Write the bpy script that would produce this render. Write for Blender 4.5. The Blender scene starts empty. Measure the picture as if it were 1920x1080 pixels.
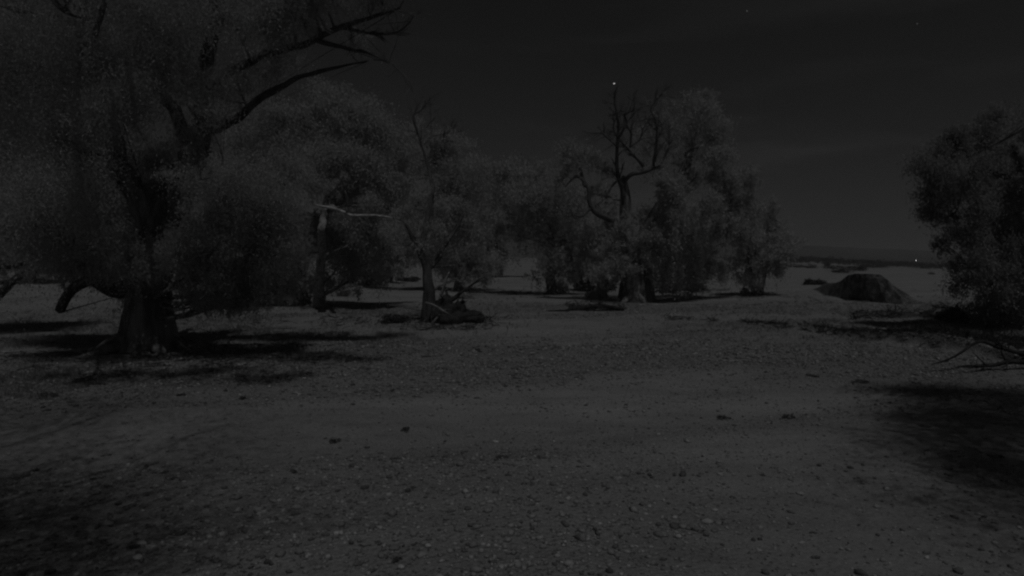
import bpy, math, random
import numpy as np

# ---------------------------------------------------------------- camera, sky, moon, exposure
scene = bpy.context.scene
FPX = 1251.0                       # focal length in pixels of a 1920 px wide frame
CAM_Z = 4.8
PITCH = math.radians(2.84)
cam_data = bpy.data.cameras.new("camera")
cam = bpy.data.objects.new("camera", cam_data)
scene.collection.objects.link(cam)
cam.location = (0, 0, CAM_Z)
cam.rotation_euler = (math.pi / 2 - PITCH, 0, 0)
cam_data.sensor_width = 36.0
cam_data.lens = 36.0 * FPX / 1920.0
cam_data.clip_start = 0.1
cam_data.clip_end = 20000
scene.camera = cam

MOON_EL, MOON_BEHIND_RIGHT = 68.0, 18.0      # the moon: high, behind the camera and a little to the right
MOON_STRENGTH = 0.412
SKY_STRENGTH = 0.0034
a = math.radians(MOON_BEHIND_RIGHT)
moon_dir = np.array([math.sin(a) * math.cos(math.radians(MOON_EL)), -math.cos(a) * math.cos(math.radians(MOON_EL)), math.sin(math.radians(MOON_EL))])

world = bpy.data.worlds.new("World")
scene.world = world
world.use_nodes = True
wn, wl = world.node_tree.nodes, world.node_tree.links
wn.clear()
sky = wn.new("ShaderNodeTexSky")
sky.sky_type = 'NISHITA'
sky.sun_disc = False
sky.sun_elevation = math.radians(MOON_EL)
sky.sun_rotation = math.atan2(moon_dir[0], moon_dir[1])
sky.air_density = 1.0
sky.dust_density = 1.0
bw = wn.new("ShaderNodeSeparateColor")      # a near-infrared night camera: the red end of the sky
bg = wn.new("ShaderNodeBackground")
wo = wn.new("ShaderNodeOutputWorld")
bg.inputs[1].default_value = SKY_STRENGTH
# thin high cloud streaks
tcw = wn.new("ShaderNodeTexCoord")
mpw = wn.new("ShaderNodeMapping")
mpw.inputs['Scale'].default_value = (1.2, 1.0, 9.0)
mpw.inputs['Rotation'].default_value = (0.0, 0.10, 0.0)
nzw = wn.new("ShaderNodeTexNoise")
nzw.inputs['Scale'].default_value = 2.3
nzw.inputs['Detail'].default_value = 5.0
crw = wn.new("ShaderNodeMapRange")
crw.inputs[1].default_value = 0.50
crw.inputs[2].default_value = 0.80
crw.inputs[3].default_value = 1.0
crw.inputs[4].default_value = 1.75
mlw = wn.new("ShaderNodeMath"); mlw.operation = 'MULTIPLY'
wl.new(tcw.outputs['Generated'], mpw.inputs[0]); wl.new(mpw.outputs[0], nzw.inputs['Vector'])
wl.new(nzw.outputs[0], crw.inputs[0])
wl.new(sky.outputs[0], bw.inputs[0])
wl.new(bw.outputs[0], mlw.inputs[0]); wl.new(crw.outputs[0], mlw.inputs[1])
wl.new(mlw.outputs[0], bg.inputs[0])
wl.new(bg.outputs[0], wo.inputs[0])

sun_data = bpy.data.lights.new("moonlight", 'SUN')
sun_data.energy = MOON_STRENGTH
sun_data.angle = math.radians(0.5)
sun_data.color = (1, 1, 1)          # the photograph is monochrome
sun = bpy.data.objects.new("moonlight", sun_data)
scene.collection.objects.link(sun)
from mathutils import Vector
sun.rotation_euler = Vector(moon_dir.tolist()).to_track_quat('Z', 'Y').to_euler()

vs = scene.view_settings
vs.view_transform = 'Standard'
vs.look = 'None'
vs.exposure = 0.0
vs.gamma = 1.0
vs.use_curve_mapping = False
scene.render.dither_intensity = 2.0
scene.cycles.filter_width = 2.3
scene.cycles.use_denoising = True
scene.cycles.max_bounces = 7
scene.cycles.diffuse_bounces = 5
scene.cycles.transmission_bounces = 5

rng = np.random.default_rng(7)
random.seed(7)

# ---------------------------------------------------------------- helpers
def ray(px, py):
    x = (px - 960.0) / FPX
    v = -(py - 540.0) / FPX
    c, s = math.cos(PITCH), math.sin(PITCH)
    return np.array([x, c + v * s, -s + v * c])

def at(px, py, y):
    """the point seen at a photograph pixel, y metres in front of the camera"""
    r = ray(px, py)
    return np.array([0, 0, CAM_Z]) + r * (y / r[1])

def hash2(ix, iy, seed):
    h = (ix.astype(np.int64) * 374761393 + iy.astype(np.int64) * 668265263 + seed * 974634777) & 0xFFFFFFFF
    h = ((h ^ (h >> 13)) * 1274126177) & 0xFFFFFFFF
    h = h ^ (h >> 16)
    return (h & 0xFFFFFF) / float(0xFFFFFF)

def vnoise(x, y, seed=0):
    x = np.asarray(x, float); y = np.asarray(y, float)
    ix, iy = np.floor(x), np.floor(y)
    fx, fy = x - ix, y - iy
    fx = fx * fx * (3 - 2 * fx); fy = fy * fy * (3 - 2 * fy)
    n00, n10 = hash2(ix, iy, seed), hash2(ix + 1, iy, seed)
    n01, n11 = hash2(ix, iy + 1, seed), hash2(ix + 1, iy + 1, seed)
    return (n00 * (1 - fx) + n10 * fx) * (1 - fy) + (n01 * (1 - fx) + n11 * fx) * fy - 0.5

def fbm(x, y, seed=0, octs=4):
    s, amp, f = 0, 1.0, 1.0
    for o in range(octs):
        s = s + amp * vnoise(x * f, y * f, seed + o * 17)
        amp *= 0.5; f *= 2.03
    return s

def sstep(a, b, x):
    t = np.clip((np.asarray(x, float) - a) / (b - a), 0, 1)
    return t * t * (3 - 2 * t)

def flat(px, py):
    r = ray(px, py)
    t = -CAM_Z / r[2]
    return np.array([r[0] * t, r[1] * t])

# the low cut bank: photo px across, distance in metres, height in metres
BANK = [(900, 572, 0.0), (1060, 584, 0.08), (1240, 597, 0.14), (1420, 613, 0.20), (1560, 626, 0.26), (1640, 635, 0.48), (1760, 652, 0.62), (1930, 684, 0.62), (2200, 735, 0.4)]
BANK_PX = np.array([b[0] for b in BANK], float)
BANK_D = np.array([flat(b[0], b[1])[1] for b in BANK])
BANK_H = np.array([b[2] for b in BANK])

def bank(x, y):
    """distance past the lip of the bank, and its height there"""
    px = 960 + FPX * x / np.maximum(y, 1.0)
    yb = np.interp(px, BANK_PX, BANK_D) + 1.0 * fbm(px / 75.0, px * 0 + 2.2, 9, 4)
    hgt = np.interp(px, BANK_PX, BANK_H) * (0.75 + 0.7 * vnoise(px / 30.0, px * 0 + 4.4, 21))
    return y - yb, np.where(px < 900, 0, hgt)

def height(x, y):
    x = np.asarray(x, float); y = np.asarray(y, float)
    z = 0.30 * fbm(x / 14, y / 11, 3, 3) + 0.10 * fbm(x / 3.2, y / 2.2, 5, 3)
    near = 1 - sstep(60, 130, y)
    z = z * (0.35 + 0.65 * near)
    # shallow wash-outs that run slantwise along the bed
    u = y * 0.93 - x * 0.36 + 2.0 * vnoise(x / 9, y / 9, 11)
    z = z + 0.04 * np.sin(u * 0.62) * near + 0.02 * np.sin(u * 1.7 + 1.3) * near
    # low cut bank on the right side of the bed
    past, hgt = bank(x, y)
    st = sstep(0.0, 0.30 + 0.5 * sstep(0.3, 0.6, hgt), past)
    z = z + hgt * st - 0.15 * hgt * sstep(-4, 0, past) * (1 - st)
    # left bank behind the big gum
    z = z + 2.6 * sstep(50, 105, y) * sstep(-16, -48, x)
    # the plain behind falls away slowly to the right
    z = z - 0.052 * np.maximum(x - 0.44 * y, 0) * sstep(100, 320, y)
    z = z + 0.9 * sstep(95, 260, y) * sstep(10, -60, x)
    # rise towards the observer's own bank
    z = z + 2.6 * sstep(7.0, -2.0, y)
    return z

def gh(x, y):
    return float(height(np.array([x]), np.array([y]))[0])

def ground(px, py):
    """where the ray through a pixel meets the terrain"""
    r = ray(px, py)
    t = 3.0 * 1.002 ** np.arange(3600)
    X_, Y_, Z_ = r[0] * t, r[1] * t, CAM_Z + r[2] * t
    hit = np.nonzero(Z_ - height(X_, Y_) <= 0)[0]
    k = hit[0] if len(hit) else len(t) - 1
    return np.array([X_[k], Y_[k], gh(X_[k], Y_[k])])

def gravel_mask(x, y):
    """1 where cobbles lie bare, 0 where sand has covered them"""
    u = y * 0.93 - x * 0.36
    v = x * 0.93 + y * 0.36
    m = fbm(u / 5.0, v / 16.0, 31, 3) * 1.5 + 0.5
    return np.clip(m, 0, 1)

def mesh_np(name, verts, faces_flat, face_sizes, mats, mat_index=None, smooth=True):
    me = bpy.data.meshes.new(name)
    verts = np.asarray(verts, np.float32)
    faces_flat = np.asarray(faces_flat, np.int32)
    face_sizes = np.asarray(face_sizes, np.int32)
    me.vertices.add(len(verts)); me.vertices.foreach_set("co", verts.ravel())
    me.loops.add(len(faces_flat)); me.loops.foreach_set("vertex_index", faces_flat)
    me.polygons.add(len(face_sizes))
    starts = np.concatenate([[0], np.cumsum(face_sizes)[:-1]]).astype(np.int32)
    me.polygons.foreach_set("loop_start", starts)
    me.polygons.foreach_set("loop_total", face_sizes)
    if mat_index is not None:
        me.polygons.foreach_set("material_index", np.asarray(mat_index, np.int32))
    me.polygons.foreach_set("use_smooth", np.full(len(face_sizes), smooth))
    me.update(calc_edges=True)
    for m in mats:
        me.materials.append(m)
    return me

def link(name, me, parent=None, loc=None):
    o = bpy.data.objects.new(name, me)
    scene.collection.objects.link(o)
    if loc is not None:
        o.location = loc
    if parent is not None:
        o.parent = parent
    return o

def tag(o, label=None, cat=None, group=None, kind=None):
    if label: o['label'] = label
    if cat: o['category'] = cat
    if group: o['group'] = group
    if kind: o['kind'] = kind
    return o

def empty(name, loc, label, cat, group=None):
    o = bpy.data.objects.new(name, None)
    scene.collection.objects.link(o)
    o.location = loc
    o.empty_display_size = 0.2
    return tag(o, label, cat, group)

class Geo:
    """collects tubes and quads as numpy blocks, in world space"""
    def __init__(self):
        self.v, self.f, self.s, self.m, self.n = [], [], [], [], 0
    def add(self, v, faces, mat=0):
        v = np.asarray(v, float); faces = np.asarray(faces, np.int64)
        self.v.append(v); self.f.append((faces + self.n).ravel())
        self.s.append(np.full(len(faces), faces.shape[1])); self.m.append(np.full(len(faces), mat))
        self.n += len(v)
    def tube(self, pts, rad, sides=8, mat=0, rough=0.0, seed=0):
        pts = np.asarray(pts, float); rad = np.asarray(rad, float)
        n = len(pts)
        if n < 2: return
        tan = np.gradient(pts, axis=0)
        tan /= np.linalg.norm(tan, axis=1)[:, None] + 1e-9
        up = np.array([0.31, 0.95, 0.05]) if abs(tan[0][1]) < 0.9 else np.array([1.0, 0, 0])
        nrm = up - tan[0] * up.dot(tan[0]); nrm /= np.linalg.norm(nrm)
        ang = np.linspace(0, 2 * math.pi, sides, endpoint=False)
        V = np.empty((n, sides, 3))
        for i in range(n):
            nrm = nrm - tan[i] * nrm.dot(tan[i]); nrm /= np.linalg.norm(nrm) + 1e-9
            b = np.cross(tan[i], nrm)
            rr = np.full(sides, rad[i])
            if rough:
                rr = rr * (1 + rough * 2 * fbm(np.cos(ang) * 1.6 + seed, np.sin(ang) * 1.6 + i * 0.22, seed, 3))
            V[i] = pts[i] + rr[:, None] * (np.cos(ang)[:, None] * nrm + np.sin(ang)[:, None] * b)
        V = V.reshape(-1, 3)
        i0 = np.arange((n - 1) * sides)
        r, c = i0 // sides, i0 % sides
        F = np.stack([r * sides + c, r * sides + (c + 1) % sides, (r + 1) * sides + (c + 1) % sides, (r + 1) * sides + c], 1)
        self.add(V, F, mat)
        for k, flip in ((0, True), (n - 1, False)):
            base = self.n - n * sides + k * sides
            ci = np.arange(sides)
            apex = pts[k] + tan[k] * rad[k] * (0.5 if not flip else -0.2)
            self.v.append(apex[None]); ap = self.n; self.n += 1
            tri = np.stack([base + ci, base + (ci + 1) % sides, np.full(sides, ap)], 1)
            if flip: tri = tri[:, ::-1]
            self.f.append(tri.ravel()); self.s.append(np.full(sides, 3)); self.m.append(np.full(sides, mat))
    def build(self, name, mats, parent=None, origin=(0, 0, 0), smooth=True):
        v = np.concatenate(self.v) - np.asarray(origin)
        me = mesh_np(name, v, np.concatenate(self.f), np.concatenate(self.s), mats, np.concatenate(self.m), smooth)
        return link(name, me, parent, origin if parent is None else None)

def spline(pts, rad, step):
    """Catmull-Rom through points, with radii"""
    P = np.asarray(pts, float); R = np.asarray(rad, float)
    if len(P) == 2:
        P = np.vstack([P[0], (P[0] + P[1]) / 2, P[1]]); R = np.array([R[0], (R[0] + R[1]) / 2, R[1]])
    Q = np.vstack([2 * P[0] - P[1], P, 2 * P[-1] - P[-2]])
    out, rr = [], []
    for i in range(1, len(Q) - 2):
        L = np.linalg.norm(Q[i + 1] - Q[i])
        k = max(2, int(L / step))
        for j in range(k):
            t = j / k
            a0, a1, a2, a3 = Q[i - 1], Q[i], Q[i + 1], Q[i + 2]
            out.append(0.5 * ((2 * a1) + (-a0 + a2) * t + (2 * a0 - 5 * a1 + 4 * a2 - a3) * t * t + (-a0 + 3 * a1 - 3 * a2 + a3) * t ** 3))
            rr.append(R[i - 1] * (1 - t) + R[i] * t)
    out.append(P[-1]); rr.append(R[-1])
    return np.array(out), np.array(rr)

def wander(pts, amp, seed, freq=0.6):
    n = len(pts)
    d = np.concatenate([[0], np.cumsum(np.linalg.norm(np.diff(pts, axis=0), axis=1))])
    w = np.sin(np.linspace(0, math.pi, n)) ** 0.5
    off = np.stack([fbm(d * freq + 13.7 * k, d * 0 + seed * 1.37, seed + k, 3) for k in range(3)], 1)
    return pts + off * amp * w[:, None]

def twig(geo, p, d, length, r, depth, rs, mat=0, sides=5, droop=0.0, kink=0.35):
    """a forked bare twig grown from p along d"""
    n = max(3, int(length / 0.35) + 1)
    pts = [np.array(p, float)]; d = np.array(d, float); d /= np.linalg.norm(d)
    for i in range(n):
        d = d + rs.normal(0, kink * 0.45, 3) + np.array([0, 0, -droop])
        d /= np.linalg.norm(d)
        pts.append(pts[-1] + d * length / n)
    rad = np.linspace(r, r * 0.35, n + 1)
    geo.tube(pts, rad, sides, mat)
    if depth > 0:
        for k in range(rs.integers(2, 4)):
            i = rs.integers(max(1, n // 3), n + 1)
            nd = d + rs.normal(0, 0.6, 3)
            twig(geo, pts[i], nd, length * rs.uniform(0.4, 0.7), rad[i] * 0.65, depth - 1, rs, mat, max(3, sides - 1), droop, kink)

# ---------------------------------------------------------------- materials
def new_mat(name):
    m = bpy.data.materials.new(name)
    m.use_nodes = True
    nt = m.node_tree
    nt.nodes.clear()
    out = nt.nodes.new("ShaderNodeOutputMaterial")
    return m, nt, out

def grey_mat(name, lo, hi, scale=4.0, detail=6.0, rough=0.95, bump=0.0, bump_scale=20.0, stretch=(1, 1, 1), lo_t=0.35, hi_t=0.65, island=0.0):
    m, nt, out = new_mat(name)
    N, L = nt.nodes, nt.links
    tc = N.new("ShaderNodeTexCoord")
    mp = N.new("ShaderNodeMapping"); mp.inputs['Scale'].default_value = stretch
    L.new(tc.outputs['Object'], mp.inputs[0])
    nz = N.new("ShaderNodeTexNoise"); nz.inputs['Scale'].default_value = scale; nz.inputs['Detail'].default_value = detail
    L.new(mp.outputs[0], nz.inputs['Vector'])
    mr = N.new("ShaderNodeMapRange"); mr.inputs[1].default_value = lo_t; mr.inputs[2].default_value = hi_t
    mr.inputs[3].default_value = lo; mr.inputs[4].default_value = hi
    L.new(nz.outputs[0], mr.inputs[0])
    val = mr.outputs[0]
    if island:
        g = N.new("ShaderNodeNewGeometry")
        r2 = N.new("ShaderNodeMapRange"); r2.inputs[3].default_value = 1 - island; r2.inputs[4].default_value = 1 + island
        L.new(g.outputs['Random Per Island'], r2.inputs[0])
        mu = N.new("ShaderNodeMath"); mu.operation = 'MULTIPLY'
        L.new(val, mu.inputs[0]); L.new(r2.outputs[0], mu.inputs[1]); val = mu.outputs[0]
    b = N.new("ShaderNodeBsdfPrincipled")
    b.inputs['Roughness'].default_value = rough
    b.inputs['Specular IOR Level'].default_value = 0.15
    L.new(val, b.inputs['Base Color'])
    if bump:
        nb = N.new("ShaderNodeTexNoise"); nb.inputs['Scale'].default_value = bump_scale; nb.inputs['Detail'].default_value = 5.0
        L.new(mp.outputs[0], nb.inputs['Vector'])
        bp = N.new("ShaderNodeBump"); bp.inputs['Strength'].default_value = bump; bp.inputs['Distance'].default_value = 0.06
        L.new(nb.outputs[0], bp.inputs['Height']); L.new(bp.outputs[0], b.inputs['Normal'])
    L.new(b.outputs[0], out.inputs[0])
    return m

def leaf_mat(name, lo, hi, trans=0.35):
    m, nt, out = new_mat(name)
    N, L = nt.nodes, nt.links
    g = N.new("ShaderNodeNewGeometry")
    r = N.new("ShaderNodeMapRange"); r.inputs[3].default_value = lo; r.inputs[4].default_value = hi
    L.new(g.outputs['Random Per Island'], r.inputs[0])
    d = N.new("ShaderNodeBsdfDiffuse"); t = N.new("ShaderNodeBsdfTranslucent")
    mx = N.new("ShaderNodeMixShader"); mx.inputs[0].default_value = trans
    L.new(r.outputs[0], d.inputs[0]); L.new(r.outputs[0], t.inputs[0])
    L.new(d.outputs[0], mx.inputs[1]); L.new(t.outputs[0], mx.inputs[2])
    L.new(mx.outputs[0], out.inputs[0])
    return m

M_leaf = leaf_mat("gum_leaf", 0.45, 0.53, 0.5)   # leaves are pale in the near infrared
M_leaf_dark = leaf_mat("shrub_leaf", 0.06, 0.14)
M_weed = leaf_mat("weed_leaf", 0.10, 0.24)
M_leaf_dim = leaf_mat("olive_gum_leaf", 0.27, 0.37, 0.46)
M_dry = leaf_mat("dry_grass", 0.18, 0.36)
M_bark = grey_mat("rough_bark", 0.12, 0.36, scale=2.2, bump=0.9, bump_scale=9.0, stretch=(1, 1, 0.22), lo_t=0.42, hi_t=0.68)
M_dark_bark = grey_mat("dark_bark", 0.055, 0.13, scale=2.2, bump=0.8, bump_scale=10.0, stretch=(1, 1, 0.25))
M_pale_wood = grey_mat("bleached_wood", 0.26, 0.55, scale=3.0, bump=0.4, bump_scale=14.0)
M_old_wood = grey_mat("old_wood", 0.02, 0.06, scale=3.0, bump=0.7, bump_scale=12.0)
M_grey_wood = grey_mat("grey_wood", 0.15, 0.36, scale=3.0, bump=0.7, bump_scale=12.0)
M_soil = grey_mat("mound_soil", 0.06, 0.19, scale=1.5, detail=9.0, lo_t=0.40, hi_t=0.62, bump=1.0, bump_scale=5.0, stretch=(1, 1, 1))
M_stone = grey_mat("creek_stone", 0.17, 0.31, scale=3.0, bump=0.3, bump_scale=30, island=0.6)
M_pale_stone = grey_mat("pale_stone", 0.34, 0.5, scale=6.0, bump=0.3, bump_scale=30)
M_hill = grey_mat("hill_scrub", 0.04, 0.09, scale=0.01, detail=8)
M_far = leaf_mat("far_scrub", 0.05, 0.10)

def ground_mat():
    m, nt, out = new_mat("creek_bed")
    N, L = nt.nodes, nt.links
    tc = N.new("ShaderNodeTexCoord")
    rot = N.new("ShaderNodeMapping"); rot.inputs['Rotation'].default_value = (0, 0, math.radians(-21))
    rot.inputs['Scale'].default_value = (0.35, 1.0, 1.0)
    L.new(tc.outputs['Object'], rot.inputs[0])
    def noise(scale, detail, vec, rough=0.55):
        n = N.new("ShaderNodeTexNoise"); n.inputs['Scale'].default_value = scale
        n.inputs['Detail'].default_value = detail; n.inputs['Roughness'].default_value = rough
        L.new(vec, n.inputs['Vector']); return n.outputs[0]
    def rmap(v, a, b, c, d):
        r = N.new("ShaderNodeMapRange"); r.inputs[1].default_value = a; r.inputs[2].default_value = b
        r.inputs[3].default_value = c; r.inputs[4].default_value = d
        L.new(v, r.inputs[0]); return r.outputs[0]
    def mul(a, b):
        q = N.new("ShaderNodeMath"); q.operation = 'MULTIPLY'; L.new(a, q.inputs[0]); L.new(b, q.inputs[1]); return q.outputs[0]
    broad = rmap(noise(0.16, 4, rot.outputs[0]), 0.33, 0.67, 0.86, 1.12)
    mid = rmap(noise(0.9, 5, rot.outputs[0], 0.65), 0.3, 0.7, 0.84, 1.14)
    fine = rmap(noise(13.0, 9, tc.outputs['Object'], 0.8), 0.3, 0.7, 0.60, 1.32)
    at_ = N.new("ShaderNodeAttribute"); at_.attribute_name = "cobble"
    sand = rmap(at_.outputs['Fac'], 0.15, 0.85, 0.255, 0.235)
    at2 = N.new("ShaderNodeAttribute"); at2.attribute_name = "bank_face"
    bank_shade = rmap(at2.outputs['Fac'], 0.0, 1.0, 1.0, 0.32)       # shade of the cut bank put into the ground colour
    col = mul(mul(mul(sand, broad), mul(mid, fine)), bank_shade)
    b = N.new("ShaderNodeBsdfPrincipled"); b.inputs['Roughness'].default_value = 1.0
    b.inputs['Specular IOR Level'].default_value = 0.05
    L.new(col, b.inputs['Base Color'])
    vor = N.new("ShaderNodeTexVoronoi"); vor.inputs['Scale'].default_value = 11.0
    L.new(tc.outputs['Object'], vor.inputs['Vector'])
    add = N.new("ShaderNodeMath"); add.operation = 'ADD'
    L.new(mul(vor.outputs['Distance'], at_.outputs['Fac']), add.inputs[0])
    L.new(noise(2.5, 8, tc.outputs['Object'], 0.65), add.inputs[1])
    bp = N.new("ShaderNodeBump"); bp.inputs['Strength'].default_value = 0.8; bp.inputs['Distance'].default_value = 0.10
    L.new(add.outputs[0], bp.inputs['Height']); L.new(bp.outputs[0], b.inputs['Normal'])
    L.new(b.outputs[0], out.inputs[0])
    return m
M_ground = ground_mat()

# ---------------------------------------------------------------- ground and hills
def axis(parts):
    return np.unique(np.concatenate([np.arange(a, b, s) for a, b, s in parts]))
gx = axis([(-6000, -400, 280), (-400, -90, 12), (-90, -30, 1.6), (-30, 34, 0.5), (34, 60, 0.6), (60, 120, 2.0), (120, 400, 12), (400, 6001, 280)])
gy = axis([(-400, -40, 30), (-40, 6, 2), (6, 30, 0.3), (30, 62, 0.24), (62, 110, 0.8), (110, 300, 6), (300, 900, 40), (900, 6001, 300)])
X, Y = np.meshgrid(gx, gy)
Z = height(X, Y)
nx, ny = len(gx), len(gy)
idx = np.arange((ny - 1) * (nx - 1)); r_, c_ = idx // (nx - 1), idx % (nx - 1)
F = np.stack([r_ * nx + c_, r_ * nx + c_ + 1, (r_ + 1) * nx + c_ + 1, (r_ + 1) * nx + c_], 1)
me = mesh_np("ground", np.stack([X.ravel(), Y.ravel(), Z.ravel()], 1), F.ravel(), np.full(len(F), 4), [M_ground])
att = me.attributes.new("cobble", 'FLOAT', 'POINT')
att.data.foreach_set("value", (gravel_mask(X, Y) * (1 - sstep(55, 75, Y))).ravel().astype(np.float32))
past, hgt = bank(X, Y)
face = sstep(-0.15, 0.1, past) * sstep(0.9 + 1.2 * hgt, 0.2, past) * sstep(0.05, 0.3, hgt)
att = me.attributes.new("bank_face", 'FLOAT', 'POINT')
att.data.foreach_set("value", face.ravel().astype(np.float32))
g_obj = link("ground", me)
tag(g_obj, kind='structure')

def build_hills():
    n = 260
    px = np.linspace(-1500, 3600, n)
    rows = 9
    V = []
    for k in range(rows):
        t = k / (rows - 1)
        for i, p in enumerate(px):
            yy = 1000 + 300 * t
            x = (p - 960) / FPX * yy
            top_py = 460 + (p - 1520) * 0.045 + 1.6 * float(fbm(p / 90.0, 0.3, 71, 4)) * 2
            top_z = at(p, top_py, 1300)[2]
            prof = t ** 0.8
            V.append((x, yy, -30 + (top_z + 30) * prof + 1.4 * float(fbm(p / 30, k * 1.3, 77, 3)) * prof))
    idx = np.arange((rows - 1) * (n - 1)); r, c = idx // (n - 1), idx % (n - 1)
    F = np.stack([r * n + c, r * n + c + 1, (r + 1) * n + c + 1, (r + 1) * n + c], 1)
    o = link("hills", mesh_np("hills", V, F.ravel(), np.full(len(F), 4), [M_hill]))
    tag(o, kind='structure')
build_hills()

# ---------------------------------------------------------------- thin night haze over the flats
def haze():
    x, y0, y1, z0, z1 = 6500.0, -500.0, 6500.0, -420.0, 64.0
    v = [(-x, y0, z0), (x, y0, z0), (x, y1, z0), (-x, y1, z0), (-x, y0, z1), (x, y0, z1), (x, y1, z1), (-x, y1, z1)]
    f = [(0, 3, 2, 1), (4, 5, 6, 7), (0, 1, 5, 4), (1, 2, 6, 5), (2, 3, 7, 6), (3, 0, 4, 7)]
    m, nt, out = new_mat("night_haze")
    vol = nt.nodes.new("ShaderNodeVolumePrincipled")
    vol.inputs['Color'].default_value = (0.64, 0.64, 0.64, 1)
    vol.inputs['Density'].default_value = HAZE
    nt.links.new(vol.outputs[0], out.inputs['Volume'])
    o = link('haze', mesh_np('haze', v, np.array(f).ravel(), np.full(6, 4), [m], None, False))
    tag(o, 'thin pale night haze lying over the whole creek flat', 'haze', None, 'stuff')
HAZE = 0.0007
haze()

# ---------------------------------------------------------------- foliage
def leaves_into(geo, centers, radii, n_per, L, rs, mat=0, wid=0.42, droop=1.3):
    """leaf blades scattered in small clusters; centers (k,3), radii (k,3), n_per leaves each"""
    k = len(centers)
    tot = int(np.sum(n_per))
    which = np.repeat(np.arange(k), n_per)
    d = rs.normal(0, 0.43, (tot, 3))
    sag = (rs.random(tot) < 0.22) * min(droop, 0.9) * rs.exponential(0.55, tot)      # strands that hang out of the cluster
    d[:, 2] -= sag
    P = centers[which] + d * radii[which]
    ax = rs.normal(0, 1, (tot, 3)); ax[:, 2] -= droop; ax /= np.linalg.norm(ax, axis=1)[:, None]
    o = rs.normal(0, 1, (tot, 3)); side = np.cross(ax, o); side /= np.linalg.norm(side, axis=1)[:, None] + 1e-9
    ln = L * rs.uniform(0.6, 1.3, tot)[:, None]; w = ln * wid * 0.5
    V = np.empty((tot, 3, 3))
    V[:, 0] = P - ax * ln * 0.4 + side * w; V[:, 1] = P - ax * ln * 0.4 - side * w; V[:, 2] = P + ax * ln * 0.6
    geo.add(V.reshape(-1, 3), np.arange(tot * 3).reshape(-1, 3), mat)

def clump_points(c, r, n, rs):
    """cluster centres in a few uneven lobes about a clump's centre"""
    k = 4
    lobes = c + rs.normal(0, 0.42, (k, 3)) * r * np.array([1.1, 1.0, 0.9])
    size = rs.uniform(0.45, 0.85, k)
    w = rs.integers(0, k, n)
    d = np.clip(rs.normal(0, 0.46, (n, 3)), -1.1, 1.1)
    d[:, 2] = np.where(rs.random(n) < 0.3, np.abs(d[:, 2]), d[:, 2])
    return lobes[w] + d * r * size[w][:, None]

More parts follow.
